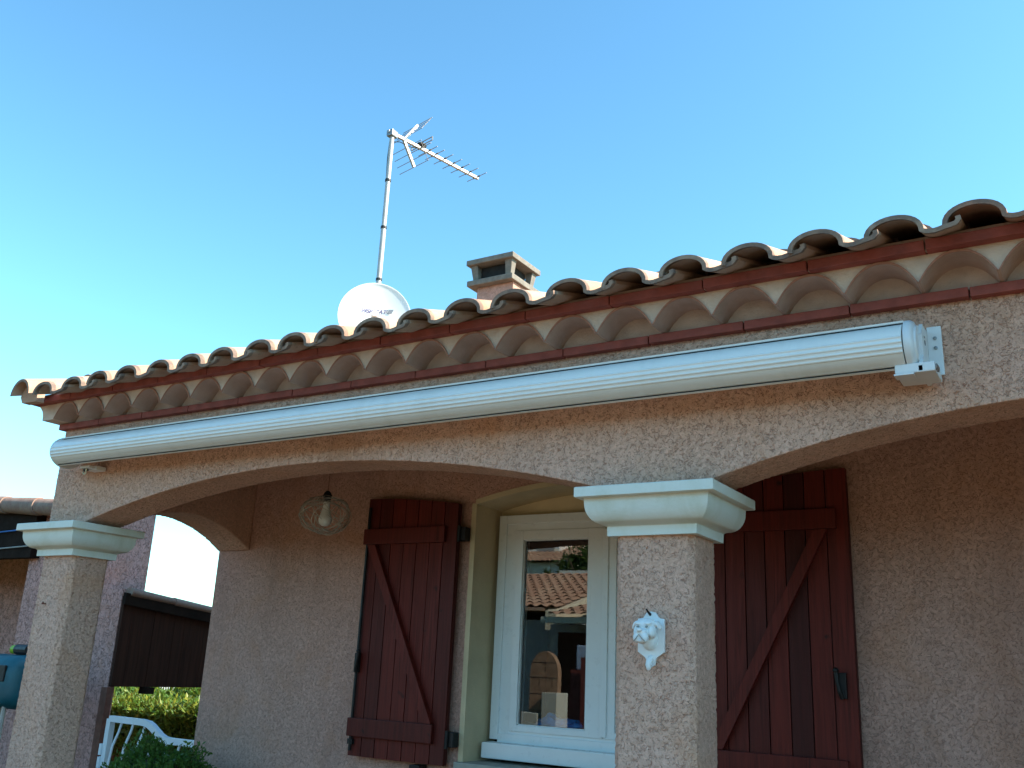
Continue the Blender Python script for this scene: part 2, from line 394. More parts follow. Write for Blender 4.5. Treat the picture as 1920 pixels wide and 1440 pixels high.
# window surround, frame, sashes
def surround(b):
    n = 24; xs = [WX0+(WX1-WX0)*i/n for i in range(n+1)]; y0 = K-.004
    b.box(WX0-.022, WX0+.006, y0, K+.27, WZ0, warch(WX0)); b.box(WX1-.006, WX1+.022, y0, K+.27, WZ0, warch(WX1))
    for i in range(n):
        a, c = xs[i], xs[i+1]
        b.prism([(a, warch(a)-.006), (c, warch(c)-.006), (c, warch(c)+.020), (a, warch(a)+.020)], 'y', y0, K+.27)
quick(surround, 'window_surround', 'cream', house)
box('window_head', 'cream', house, WX0, WX1, 4.205, 4.24, 2.34, 2.50)
FY = 4.15
def frame(b):
    x0, x1, z0, z1 = -2.664, -1.486, 1.265, 2.358; t = .10
    b.box(x0, x0+.045, FY, FY+.07, z0, z1, .003); b.box(x1-.045, x1, FY, FY+.07, z0, z1, .003)
    b.box(x0+.045, x1-.045, FY, FY+.07, z1-.045, z1, .003); b.box(x0+.045, x1-.045, FY, FY+.07, z0-.012, z0+.03, .003)
    b.box(x0+.043, x0+.102, FY+.012, FY+.07, z0+.02, z1-.04, .003); b.box(x1-.102, x1-.043, FY+.012, FY+.07, z0+.02, z1-.04, .003)
    b.box(x0+.1, x1-.1, FY+.013, FY+.07, z1-.082, z1-.04, .003); b.box(x0+.1, x1-.1, FY+.013, FY+.07, z0+.026, z0+.052, .003)
    
win = quick(frame, 'window', 'pvc', house)
def sash(b, x0, x1, gx0, gx1):
    z0, z1, g0, g1 = 1.308, 2.278, 1.338, 2.229; y0, y1 = FY+.002, FY+.06
    b.box(x0, gx0, y0, y1, z0, z1, .004); b.box(gx1, x1, y0, y1, z0, z1, .004)
    b.box(gx0-.002, gx1+.002, y0+.001, y1, z0, g0, .004); b.box(gx0-.002, gx1+.002, y0+.001, y1, g1, z1, .004)
    for a, c in ((gx0, gx0+.004), (gx1-.004, gx1)): b.box(a-.004, c, y0+.012, y1, g0, g1)
    b.box(gx0, gx1, y0+.012, y1, g0-.004, g0+.004); b.box(gx0, gx1, y0+.012, y1, g1-.004, g1+.004)
for a in ((-2.560, -2.052, -2.516, -2.143), (-2.048, -1.59, -1.99, -1.643)):
    sh = quick(lambda b: sash(b, *a), 'sash', 'pvc', win)
    quick(lambda b: b.add([(a[2], FY+.026, 1.33), (a[3], FY+.026, 1.33), (a[3], FY+.026, 2.235), (a[2], FY+.026, 2.235)], [(0, 1, 2, 3)]), 'pane', 'glass', win)
    quick(lambda b: (b.box(a[2]-.001, a[3]+.001, FY+.0275, FY+.031, 1.332, 1.343), b.box(a[2]-.001, a[2]+.013, FY+.0275, FY+.031, 1.343, 2.226),
                     b.box(a[3]-.007, a[3]+.001, FY+.0275, FY+.031, 1.343, 2.226), b.box(a[2]-.001, a[3]+.001, FY+.0275, FY+.031, 2.22, 2.231)), 'gasket', 'black', win)
box('mullion_cover', 'pvc', win, -2.064, -2.030, FY-.008, FY+.003, 1.315, 2.270, bev=.003)
box('window_sill', 'pvc', win, -2.66, -1.49, 4.075, FY+.02, 1.182, 1.2545, bev=.006)
box('drain_cap', 'pvc', win, -2.45, -2.41, FY-.004, FY+.002, 1.268, 1.279)
box('stone_sill', 'sill', house, WX0-.03, WX1+.03, K-.03, K+.27, 1.125, 1.1655, bev=.006)

# shutters: hinge side nearest the window, higher on the free side
def shutter(free, hinge, b0, b1, rod):
    d = 1 if hinge > free else -1; n = 7; wd = abs(hinge-free)/n; y0, y1 = 3.905, 3.938
    top = lambda x: 2.388 + .052*(1-(abs(x-free)/abs(hinge-free))**1.6)
    X = lambda t: free + d*t
    b = MB()
    for i in range(n):
        a, c = X(i*wd+.0025), X((i+1)*wd-.0025)
        a, c = min(a, c), max(a, c); b.cur = random.choice((0, .15, .4, .6, .9, 1))
        b.prism([(a, 1.145), (c, 1.145), (c, top(c)), (a, top(a))], 'y', y0+random.uniform(0, .0015), y1)
        b.cur = .9
        b.box(min(X(i*wd), X((i+1)*wd)), max(X(i*wd), X((i+1)*wd)), y0+.012, y1-.004, 1.15, 2.384)
    s = b.build('shutter', 'wood', house)
    lo, hi = sorted((X(b0), X(b1)))
    for z0, z1 in ((2.193, 2.274), (1.238, 1.325)):
        bb = MB(); bb.cur = random.random(); bb.box(lo, hi, y0-.024, y0-.0005, z0, z1, .003); bb.build('batten', 'wood', s)
    p, q = X(b0+.034), X(b1-.053); ww = .052
    bb = MB(); bb.cur = 0
    bb.prism([(p-.0, 2.190), (p+d*ww, 2.190), (q+d*ww*.95, 1.328), (q-d*.0, 1.328)], 'y', y0-.030, y0-.001); bb.build('brace', 'wood', s)
    for z in (2.235, 1.262):
        bb = MB(); a, c = sorted((X(abs(hinge-free)-.004), X(abs(hinge-free)+.044)))
        bb.box(a, c, y0+.004, y1+.02, z-.034, z+.034, .003); bb.tube([(X(abs(hinge-free)+.012), y0-.002, z-.04), (X(abs(hinge-free)+.012), y0-.002, z+.04)], .009)
        bb.build('hinge', 'iron', s)
    xr = X(.022 if rod else .05)
    bb = MB()
    if rod: bb.tube([(xr, y0-.012, 1.17), (xr, y0-.012, 2.39)], .0075)
    if rod: bb.box(xr-.016, xr+.016, y0-.016, y0-.001, 1.20, 1.225); bb.build('lock_rod', 'iron', s)
    bb = MB(); bb.box(xr-.014, xr+.014, y0-.018, y0-.001, 1.545, 1.64, .002)
    bb.tube([(xr+d*.003, y0-.02, 1.545), (xr+d*.010, y0-.030, 1.57), (xr+d*.016, y0-.033, 1.60), (xr+d*.020, y0-.032, 1.64)], [.008, .008, .007, .009])
    bb.ell((xr+d*.020, y0-.032, 1.648), (.012, .012, .012), sub=2); bb.build('latch_handle', 'iron', s)
    bb = MB(); xx = X(.43); bb.box(xx-.03, xx+.03, K-.075, K-.012, 1.112, 1.136, .003); bb.box(xx-.008, xx+.008, K-.03, K+.01, 1.09, 1.13); bb.build('shutter_stop', 'iron', s)
shutter(-3.349, -2.757, .001, .528, True); shutter(-.856, -1.452, .044, .58, False)

# cornice: two red bands, one row of genoise tiles
def band(b, y0, z0, z1, x0, seed):
    rnd = random.Random(seed); x = x0
    while x < 2.6:
        l = .333; dz = rnd.uniform(-.0012, .0012); b.cur = rnd.random()
        b.box(x, x+l-.004, y0+rnd.uniform(-.0015, .0015), F+.05, z0+dz, z1+dz, .003); x += l
quick(lambda b: band(b, F-.030, 2.682, 2.712, -4.572, 3), 'lower_cornice_band', 'band', house)
quick(lambda b: band(b, F-.150, 2.797, 2.829, -4.664, 4), 'upper_cornice_band', 'band', house)
gp, gx0 = .2065, -.159
def gcurve(c, hw, ht, n=20): return [(c+hw*(2*i/n-1), 2.7145+ht*(1-abs(2*i/n-1)**2.3)) for i in range(n+1)]
gc = [gx0-gp*(k+.5) for k in range(-11, 20)] + [gx0-gp*20.5]
def gen(b, rim=False):
    for c in gc:
        o = gcurve(c, .1032, .0822); i = gcurve(c, .0985, .0745)
        ys = (F-.1195, F-.1165) if rim else (F-.1163, F+.06)
        dy = random.Random(c).uniform(-.003, .003)
        b.cur = random.random()
        n = len(o)
        b.rings([[(p[0], y+dy, p[1]) for p in o] + [(p[0], y+dy, p[1]) for p in reversed(i)] for y in ys], True, False)
        for y in ys:
            b.add([(p[0], y+dy, p[1]) for p in o] + [(p[0], y+dy, p[1]) for p in i], [(k, k+1, n+k+1, n+k) for k in range(n-1)])
cor = quick(lambda b: gen(b), 'genoise_tile_row', 'genoise', house, 50)
quick(lambda b: gen(b, True), 'tile_rim', 'rim', cor)
def fill(b):
    for c in gc:
        o = gcurve(c, .1032, .0818); n = len(o); dy = 0
        e0, e1 = c-gp/2, c+gp/2
        top = [(e0+(e1-e0)*i/(n-1), 2.798) for i in range(n)]
        o2 = [(e0, 2.714)] + o[1:-1] + [(e1, 2.714)]
        for y in (F-.112, F+.06):
            b.add([(p[0], y, p[1]) for p in top]+[(p[0], y, p[1]) for p in o2], [(k, k+1, n+k+1, n+k) for k in range(n-1)])
        b.add([(p[0], F-.112, p[1]) for p in o2]+[(p[0], F+.06, p[1]) for p in o2], [(k, k+1, n+k+1, n+k) for k in range(n-1)])
    b.prism([(-4.652, 2.797), (-4.638, 2.786), (-4.618, 2.766), (-4.608, 2.742), (-4.604, 2.716), (gc[-1]-gp/2+.001, 2.716), (gc[-1]-gp/2+.001, 2.797)], 'y', F-.108, F+.05)
quick(fill, 'mortar_fill', 'mortar', cor)
M['backfill'] = plain('arch_back_plaster', (.52, .39, .325), .95, var=.14, vs=14, bump=.003)
quick(lambda b: [b.prism(gcurve(c, .099, .076), 'y', F+.0, F+.05) for c in gc], 'back_plaster', 'backfill', cor)
quick(lambda b: b.box(-4.56, 2.6, F+.062, F+.12, 2.7035, 2.80), 'cornice_core', 'mortar', cor)

# roof
SL = .36
def zroof(y): return 2.838 + SL*(y-(F-.15))        # roof bed
def sect(t):
    cl = []
    for i in range(15):
        a = math.pi*(1-i/14); cl.append((.0735*math.cos(a), .003+.053*math.sin(a)**.85))
    cl += [(.081, -.001), (.092, -.004), (.106, -.0045), (.120, -.002), (.132, .001), (.146, .003), (.160, .006), (.168, .016), (.166, .026)]
    top, bot = [], []
    for i, p in enumerate(cl):
        q0 = Vector(cl[max(i-1, 0)]); q1 = Vector(cl[min(i+1, len(cl)-1)]); d = (q1-q0).normalized(); nn = Vector((-d.y, d.x))
        top.append(Vector(p)+nn*t/2); bot.append(Vector(p)-nn*t/2)
    return top, bot
SEC = {t: sect(t) for t in (.010, .0135)}
def tiles(b):
    rnd = random.Random(11); b.smooth = True
    for k in range(-13, 21):
        xa = -.197 - .2076*k
        for row in range(11):
            b.cur = rnd.random()
            y0 = F-.27+row*.335+rnd.uniform(-.012, .012) + (rnd.uniform(-.016, .014) if row == 0 else 0)
            lift = rnd.uniform(-.001, .006); rz = rnd.uniform(-.022, .022); dx = rnd.uniform(-.004, .004)
            for part in range(1):
                rows = []
                for dy, t in ((0, .0135), (.022, .0135), (.024, .010), (.42, .010)):
                    z = zroof(y0)+.0085+lift+.0032*xa + (SL-.045)*dy
                    tp, bt = SEC[t]
                    rows.append(([(xa+dx+p.x+rz*dy, y0+dy, z+p.y) for p in tp], [(xa+dx+p.x+rz*dy, y0+dy, z+p.y) for p in bt]))
                n = len(rows[0][0])
                ring = [tp+bt[::-1] for tp, bt in rows]
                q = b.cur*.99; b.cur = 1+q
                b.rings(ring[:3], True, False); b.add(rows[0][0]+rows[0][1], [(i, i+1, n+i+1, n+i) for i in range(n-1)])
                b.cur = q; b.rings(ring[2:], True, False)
def rive(b):
    rnd = random.Random(5)
    for row in range(11):
        b.cur = rnd.random(); y0 = F-.285+row*.345; rs = []
        for dy, r in ((0, .079), (.45, .066)):
            z = zroof(y0)+.012+.003*rnd.random() + (SL-.04)*dy; a0 = []
            for rr in (r, r-.013):
                arc = [(-4.553+rr*math.cos(math.pi*i/16)*1.0, y0+dy, z+rr*1.05*math.sin(math.pi*i/16)) for i in range(17)]
                a0.append(arc)
            rs.append(a0)
        b.rings([a[0]+a[1][::-1] for a in rs], True, False)
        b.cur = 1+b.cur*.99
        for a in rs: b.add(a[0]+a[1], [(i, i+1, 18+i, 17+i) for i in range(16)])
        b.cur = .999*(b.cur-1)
        b.prism([(-4.475, zroof(y0)-.015), (-4.60, zroof(y0)-.012), (-4.622, zroof(y0)+.022), (-4.595, zroof(y0)+.065), (-4.553, zroof(y0)+.085), (-4.50, zroof(y0)+.06), (-4.478, zroof(y0)+.03)], 'y', y0+.05, y0+.09)
def slab(b):
    b.prism([(F-.13, 2.815), (6.1, zroof(6.1)-.035), (9.45, 2.84), (9.45, 2.80), (6.1, zroof(6.1)-.07), (F-.13, 2.80)], 'x', -4.655, 3.5)
    b.prism([(6.1, zroof(6.1)+.0), (6.1, zroof(6.1)+.04), (9.5, 2.90), (9.5, 2.842)], 'x', -4.655, 3.5)
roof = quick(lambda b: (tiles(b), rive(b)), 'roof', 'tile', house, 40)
box('eave_mortar', 'genoise', roof, -4.60, 2.6, F-.128, F-.112, 2.802, 2.846)
quick(slab, 'roof_deck', 'mortar', roof)

# chimney
ch = quick(lambda b: b.box(-3.872, -3.548, 5.55, 5.85, 3.5, 4.383), 'chimney', 'stucco_wall', house)
box('base_slab', 'concrete', ch, -3.932, -3.522, 5.49, 5.90, 4.385, 4.43, bev=.006)
box('cap_slab', 'concrete', ch, -3.945, -3.522, 5.487, 5.905, 4.560, 4.602, bev=.005)
for x, y in ((-3.915, 5.505), (-3.61, 5.505), (-3.915, 5.815), (-3.61, 5.815)):
    cx, cy = (-3.93 if x < -3.7 else -3.535), (5.505 if y < 5.7 else 5.89); sx = 1 if x < -3.7 else -1; sy = 1 if y < 5.7 else -1
    def pst(b):
        rs = []
        for z, wv, ins in ((4.431, .045, .030), (4.559, .062, .010)):
            a, c = sorted((cx+sx*ins, cx+sx*(ins+wv))); e, f_ = sorted((cy+sy*ins, cy+sy*(ins+wv)))
            rs.append([(a, e, z), (c, e, z), (c, f_, z), (a, f_, z)])
        b.rings(rs)
    quick(pst, 'cap_post', 'concrete', ch)
quick(lambda b: (b.box(-3.855, -3.61, 5.57, 5.815, 4.431, 4.553)), 'cap_dark_core', 'near_black', ch)  # solid dark block standing for the shade inside the cap

# ------------------------------------------------------------------ awning cassette on the wall
AX0, AX1 = -4.345, -.412
aw = thing('awning', 'long white aluminium awning cassette closed and fixed under the red cornice band', 'awning', (-2.4, F-.02, 2.5))
def aprofile():
    P = [(2.716, 2.5878)]
    n = 90
    for i in range(n+1):                       # rounded front with three shallow ridges
        a = R(74 - 150*i/n); ca, sa = math.cos(a), math.sin(a)
        r = .066
        for c in (.44, .53, .62, .70):
            t = (i/n-c)/.018
            r += .0027*math.exp(-t**4)
        P.append((2.728-r*1.06*ca, 2.523+r*sa*.96))
    P += [(2.735, 2.4585), (2.735, 2.47), (2.735, 2.575)]
    return P
quick(lambda b: b.rings([[(x, y, z) for y, z in aprofile()] for x in (AX0, AX1)]), 'front_profile', 'alu', aw, 35)
quick(lambda b: b.rings([[(x, y, z) for y, z in ((2.709, 2.5905), (2.707, 2.5955), (2.80, 2.606), (2.838, 2.590), (2.838, 2.525), (2.80, 2.508), (2.728, 2.4575), (2.712, 2.4515), (2.703, 2.4545), (2.735, 2.468), (2.755, 2.478), (2.755, 2.583), (2.72, 2.5900))] for x in (AX0+.003, AX1+.002)]), 'cassette_hood', 'alu', aw)
quick(lambda b: (b.box(AX0+.005, AX1-.002, 2.7361, 2.752, 2.475, 2.577), b.box(AX0+.005, AX1, 2.713, 2.735, 2.5872, 2.5904)), 'gap_shade', 'black', aw)  # black filler standing for the shade in the gap
quick(lambda b: b.prism([(2.7090, 2.4606), (2.7070, 2.4588), (2.716, 2.4588), (2.716, 2.4606)], 'x', AX0+.004, AX1), 'lower_gap_shade', 'black', aw)  # black strip for the shaded gap above the lower lip
def oval(k, n=28): 
    return [(2.757+.094*k*math.cos(2*math.pi*i/n)*(1.0 if math.cos(2*math.pi*i/n) < 0 else .9), 2.527+.078*k*math.sin(2*math.pi*i/n)) for i in range(n)]
def endcap(b, x, d):
    b.rings([[(x, y, z) for y, z in oval(1.0)], [(x+d*.014, y, z) for y, z in oval(1.0)], [(x+d*.022, y, z) for y, z in oval(.93)], [(x+d*.026, y, z) for y, z in oval(.80)], [(x+d*.031, y, z) for y, z in oval(.78)]])
quick(lambda b: endcap(b, AX1+.003, 1), 'end_cap', 'alu_cap', aw, 40)
quick(lambda b: endcap(b, AX0-.001, -1), 'end_cap', 'alu_cap', aw, 40)
br = quick(lambda b: (b.prism([(2.85, 2.60), (2.765, 2.598), (2.735, 2.56), (2.745, 2.50), (2.70, 2.455), (2.70, 2.438), (2.85, 2.436)], 'x', AX1+.033, AX1+.043),
    b.box(AX1+.043, AX1+.082, 2.838, 2.849, 2.462, 2.612, .002), b.box(AX1-.03, AX1+.075, 2.70, 2.83, 2.436, 2.464, .004), b.box(AX1-.032, AX1+.02, 2.695, 2.74, 2.431, 2.4355)), 'wall_bracket', 'alu_cap', aw)
for y, z in ((2.715, 2.45), (2.742, 2.452)): quick(lambda b: b.lathe([(.0, 0), (.0095, 0), (.0095, .004), (.004, .006), (0, .006)], (AX1+.075, y, z), (1, 0, 0), 12), 'screw', 'screw', br)
for z in (2.575, 2.545, 2.475): quick(lambda b: b.lathe([(0, 0), (.0055, 0), (.0055, .002), (0, .003)], (AX1+.064, 2.838, z), (0, -1, 0), 10), 'screw', 'screw', br)
quick(lambda b: (b.box(AX1+.0432, AX1+.0436, 2.775, 2.790, 2.562, 2.566), b.lathe([(.0, 0), (.008, 0), (.008, .0006), (0, .0006)], (AX1+.0432, 2.785, 2.547), (1, 0, 0), 14)), 'bracket_mark', 'black', br)
def lb(b):
    b.box(-4.235, -4.15, 2.79, 2.845, 2.438, 2.458, .003); b.box(-4.23, -4.155, 2.755, 2.80, 2.442, 2.453)
quick(lb, 'wall_bracket', 'alu_cap', aw)
quick(lambda b: b.lathe([(0, 0), (.013, 0), (.013, .012), (0, .012)], (-4.205, 2.775, 2.430), (0, -.5, 1), 12), 'crank_socket', 'black', aw)
quick(lambda b: b.tube([(-4.19, 2.765, 2.452)] + [(-4.19-.011+.011*math.cos(t), 2.765, 2.425+.011*math.sin(t)) for t in (0, -.6, -1.2, -1.8, -2.4, -3.0)], .0035), 'crank_hook', 'canvas', aw)

# ------------------------------------------------------------------ wire lamp in the porch
LC = Vector((-3.372, 3.6, 2.308))
lamp = thing('pendant_lamp', 'small brass wire ball lamp with bare white bulb hanging in the porch', 'lamp', (LC.x, LC.y, 2.66))
def wires(b):
    rnd = random.Random(3)
    for k in range(26):
        ax = Vector((rnd.gauss(0, 1), rnd.gauss(0, 1), rnd.gauss(0, .8))).normalized(); off = rnd.uniform(-.55, .55); r = math.sqrt(1-off*off)
        a = ax.orthogonal().normalized(); c2 = ax.cross(a); s0 = rnd.uniform(0, 6.28); ln = rnd.uniform(2.2, 5.5); ph = rnd.uniform(0, 6)
        pts = []
        for i in range(26):
            t = s0+ln*i/25; wv = 1+.05*math.sin(3*t+ph)
            p = (ax*(off+.06*math.sin(2*t+ph)) + (a*math.cos(t)+c2*math.sin(t))*r)*wv
            pts.append(LC+Vector((p.x*.126, p.y*.126, p.z*.100)))
        b.tube(pts, .0016, 5)
quick(wires, 'wire_shade', 'brass', lamp)
quick(lambda b: b.lathe([(.0, .058), (.017, .058), (.0175, .03), (.026, .0), (.034, -.025), (.035, -.036), (.030, -.053), (.016, -.064), (0, -.067)], LC+Vector((0, 0, .008)), seg=20), 'bulb', 'bulb', lamp, 60)
quick(lambda b: b.lathe([(0, .0), (.019, 0), (.020, .03), (.024, .034), (.018, .05), (.008, .06), (0, .06)], LC+Vector((0, 0, .064)), seg=16), 'socket', 'black', lamp, 40)
quick(lambda b: b.tube([LC+Vector((0, 0, .12)), Vector((LC.x+.002, LC.y, 2.55)), Vector((LC.x, LC.y, 2.655))], .0012, 6), 'cord', 'redwood', lamp)
quick(lambda b: b.lathe([(0, 0), (.04, 0), (.04, -.014), (.012, -.022), (0, -.022)], (LC.x, LC.y, 2.6595), seg=18), 'ceiling_rose', 'beamwood', lamp)

# ------------------------------------------------------------------ dog head plaque
PX, PY = -1.237, F-.006
dog = thing('dog_plaque', 'small white plaster dog head on a shield plaque hung on the stucco column', 'plaque', (PX, PY, 1.70))
quick(lambda b: b.prism([(PX-.044, 1.668), (PX-.020, 1.652), (PX-.014, 1.642), (PX-.012, 1.628), (PX, 1.622), (PX+.012, 1.628), (PX+.014, 1.642), (PX+.020, 1.652), (PX+.044, 1.668), (PX+.044, 1.768), (PX+.026, 1.771), (PX+.014, 1.788), (PX, 1.791), (PX-.014, 1.788), (PX-.026, 1.771), (PX-.044, 1.768)], 'y', PY-.010, PY), 'shield', 'plaster', dog)
quick(lambda b: b.tube([(PX, PY-.008, 1.652), (PX, PY-.022, 1.640), (PX, PY-.030, 1.628), (PX, PY-.026, 1.620), (PX, PY-.014, 1.624)], [.009, .010, .009, .008, .005], 10), 'key_hook', 'plaster', dog, 60)
def rx(d): return Matrix.Rotation(R(d), 3, 'X')
def rbox(b, c, r, rot=None, e=.45):
    bm = bmesh.new(); bmesh.ops.create_icosphere(bm, subdivisions=4, radius=1)
    for v in bm.verts: v.co = Vector([math.copysign(abs(q)**e, q) for q in v.co])*.82
    b.bm(bm, Matrix.Translation(c) @ (rot.to_4x4() if rot else Matrix()) @ Matrix.Diagonal((*r, 1)))
def head(b):
    b.ell((PX, PY-.020, 1.705), (.025, .030, .034), rx(-20))            # neck
    b.ell((PX, PY-.046, 1.748), (.035, .030, .021))                     # broad flat skull
    for q in (-1, 1):
        b.ell((PX+q*.0155, PY-.070, 1.752), (.013, .009, .0065), rx(25))   # brow ridges
        b.ell((PX+q*.024, PY-.055, 1.726), (.012, .020, .020))          # cheeks
        b.ell((PX+q*.0125, PY-.086, 1.708), (.0125, .013, .0165))       # hanging flews
        rbox(b, (PX+q*.039, PY-.040, 1.747), (.0065, .016, .018), Matrix.Rotation(R(-30*q), 3, 'Y') @ rx(20), .7)   # folded ears
    rbox(b, (PX, PY-.074, 1.722), (.0215, .028, .0165), rx(8), .6)       # square muzzle
    b.ell((PX, PY-.101, 1.730), (.0095, .007, .0065))                   # nose
    b.ell((PX, PY-.080, 1.697), (.013, .018, .008), rx(-8))             # jaw
dh = quick(head, 'dog_head', 'plaster', dog, 180)
rm = dh.modifiers.new('remesh', 'REMESH'); rm.mode = 'VOXEL'; rm.voxel_size = .0011; rm.use_smooth_shade = True
sm = dh.modifiers.new('smooth', 'SMOOTH'); sm.iterations = 3; sm.factor = .5
for q in (-1, 1): quick(lambda b: b.ell((PX+q*.0145, PY-.0765, 1.7405), (.0052, .0030, .0030), sub=2), 'eye', 'letterg', dog, 180)  # grey shapes standing for the shaded eye dents
quick(lambda b: b.tube([(PX-.019, PY-.098, 1.696), (PX-.010, PY-.1005, 1.704), (PX, PY-.1015, 1.7165), (PX+.010, PY-.1005, 1.704), (PX+.019, PY-.098, 1.696)], .0014, 5), 'mouth_line', 'letterg', dog)  # grey line standing for the shaded mouth groove
quick(lambda b: b.tube([(PX-.002, PY-.006, 1.780), (PX-.004, PY-.022, 1.788), (PX-.007, PY-.030, 1.797)], [.005, .0035, .0022], 8), 'nail', 'iron', dog)
hk = quick(lambda b: b.tube([(-4.452, F+.01, 1.800), (-4.452, F-.022, 1.798), (-4.435, F-.030, 1.797), (-4.430, F-.030, 1.806)], .0035, 6), 'wall_hook', 'redwood')
tag(hk, 'tiny rusty hook on the front of the left stucco column', 'hook')

# ------------------------------------------------------------------ television antenna and satellite dish on the roof
MT = Vector((-4.39, 5.0, 5.58)); az = R(12.8)
bd = Vector((math.sin(az), math.cos(az), 0)); ed = Vector((math.cos(az), -math.sin(az), 0)); Z = Vector((0, 0, 1))
ant = thing('television_antenna', 'tall grey steel mast with a comb shaped television antenna above the roof', 'antenna', (MT.x, MT.y, 3.45))
mast = quick(lambda b: (b.tube([(MT.x, MT.y, 3.42), (MT.x, MT.y, 4.75)], .0205, 12), b.tube([(MT.x, MT.y, 4.75), (MT.x, MT.y, 5.60)], .0185, 12)), 'mast', 'steel', ant, 60)
for z in (5.16, 4.76, 4.33): quick(lambda b: b.lathe([(.0, 0), (.024, 0), (.024, .018), (0, .018)], (MT.x, MT.y, z), seg=12), 'strap', 'black', mast)
def bx(t, h=0): return MT + bd*t + Z*h
quick(lambda b: b.tube([bx(-.04, .005), bx(.93, .005)], .011, square=True), 'boom', 'steel', ant)
quick(lambda b: (b.box(MT.x-.03, MT.x+.03, MT.y-.035, MT.y+.035, MT.z-.03, MT.z+.022, .004)), 'clamp', 'screw', ant)
for f in (.985, .88, .78, .68, .575, .475, .395, .32):
    p = bx(.93*f, .012)
    d = quick(lambda b: b.tube([p-ed*.118, p+ed*.118], .003, 6), 'director', 'rod', ant)
    for q in (-1, 1): quick(lambda b: b.tube([p+ed*.014*q, p+ed*.040*q], .0065, 6), 'director_clip', 'black', d)
for sg in (1, -1):
    rf = quick(lambda b: b.tube([bx(.115, .0), bx(.115+.125, sg*.19)], .010, square=True), 'reflector_arm', 'steel', ant)
    for s_ in (.28, .52, .76, 1.0):
        p = bx(.115+.125*s_, sg*.19*s_); quick(lambda b: b.tube([p-ed*.18, p+ed*.18], .0026, 6), 'reflector_rod', 'rod', rf)
    quick(lambda b: b.tube([bx(.115+.125*.28, sg*.19*.28)+ed*.172, bx(.24, sg*.19)+ed*.172], .0024, 6), 'reflector_rod', 'rod', rf)
dp = bx(.30, .035)
quick(lambda b: b.ell(dp, (.034, .045, .022), Matrix.Rotation(-az, 3, 'Z'), 2), 'dipole_box', 'black', ant)
quick(lambda b: (b.tube([dp-ed*.13, dp+ed*.13], .004, 6), b.tube([dp-ed*.13+Z*.03, dp+ed*.13+Z*.03], .004, 6), b.tube([dp-ed*.13, dp-ed*.13+Z*.03], .004, 6), b.tube([dp+ed*.13, dp+ed*.13+Z*.03], .004, 6)), 'dipole', 'rod', ant)
quick(lambda b: b.tube([dp-Z*.02, bx(.2, -.03), bx(.08, -.035), bx(.0, -.06)-ed*.028, MT-ed*.035-Z*.2, MT-ed*.026-Z*.42, MT-ed*.024-Z*1.3, MT-ed*.024-Z*2.1], .0035, 6), 'antenna_cable', 'black', ant)

dn = Vector((.655, -.742, .14)).normalized(); dc = Vector((-4.285, 4.87, 3.99))
du = (Z - dn*Z.dot(dn)).normalized(); dr = du.cross(dn).normalized(); DR = .262
dish = thing('satellite_dish', 'round white satellite dish with faded lettering in front of the antenna mast', 'satellite dish', (-4.39, 5.0, 3.5))
def dishm(b):
    rs = []
    prof = [(.0, -.055), (.06, -.052), (.12, -.043), (.18, -.027), (.23, -.010), (.252, -.002), (.258, .003), (.264, .003), (.266, -.004), (.262, -.008), (.23, -.020), (.18, -.037), (.1, -.056), (.0, -.066)]
    for r, h in prof: rs.append([dc+dn*h+(dr*math.cos(2*math.pi*i/64)*.99+du*math.sin(2*math.pi*i/64)*1.02)*max(r, .0005) for i in range(64)])
    b.rings(rs)
dm = quick(dishm, 'reflector', 'dish', dish, 50)
quick(lambda b: (b.tube([dc-dn*.06, dc-dn*.11-du*.02, Vector((MT.x, MT.y, 3.93))], .022, 10)), 'mount', 'steel', dish)
quick(lambda b: b.tube([dc-du*.26-dn*.01, dc-du*.27+dn*.05, dc-du*.20+dn*.30], .012, 8), 'feed_arm', 'steel', dish)
quick(lambda b: b.tube([dc-du*.20+dn*.27, dc-du*.18+dn*.37], .024, 12), 'feed_horn', 'plaster', dish)
def dh_(x, y): return dn*(-.055+.055*((x*x+y*y)/(.252**2))**.95+.006)
def text_mesh(txt, size, shear, ox, oy):
    cu = bpy.data.curves.new('t', 'FONT'); cu.body = txt; cu.size = size; cu.shear = shear; cu.align_x = 'CENTER'; cu.offset = .0011; cu.resolution_u = 3
    to = bpy.data.objects.new('t', cu); C.objects.link(to)
    bpy.context.view_layer.update()
    me = to.evaluated_get(bpy.context.evaluated_depsgraph_get()).to_mesh()
    b = MB(); vs = []
    for v in me.vertices:
        x, y = v.co.x+ox, v.co.y+oy; vs.append(dc+dr*x+du*y+dh_(x, y))
    b.add(vs, [tuple(p.vertices) for p in me.polygons])
    to.to_mesh_clear(); bpy.data.objects.remove(to); bpy.data.curves.remove(cu); return b
text_mesh('VISIOSAT', .044, .35, -.012, .042).build('lettering', 'letter', dish)
def emb(b):
    for i in range(5):
        x0 = .078+i*.0085; y0, y1 = .045, .078
        if i == 0: y0 = .055
        q = [(x0, y0), (x0+.0065, y0), (x0+.0065+.014, y1), (x0+.014, y1)]
        b.add([dc+dr*x+du*y+dh_(x, y) for x, y in q], [(0, 1, 2, 3)])
quick(emb, 'emblem', 'emblem', dish)

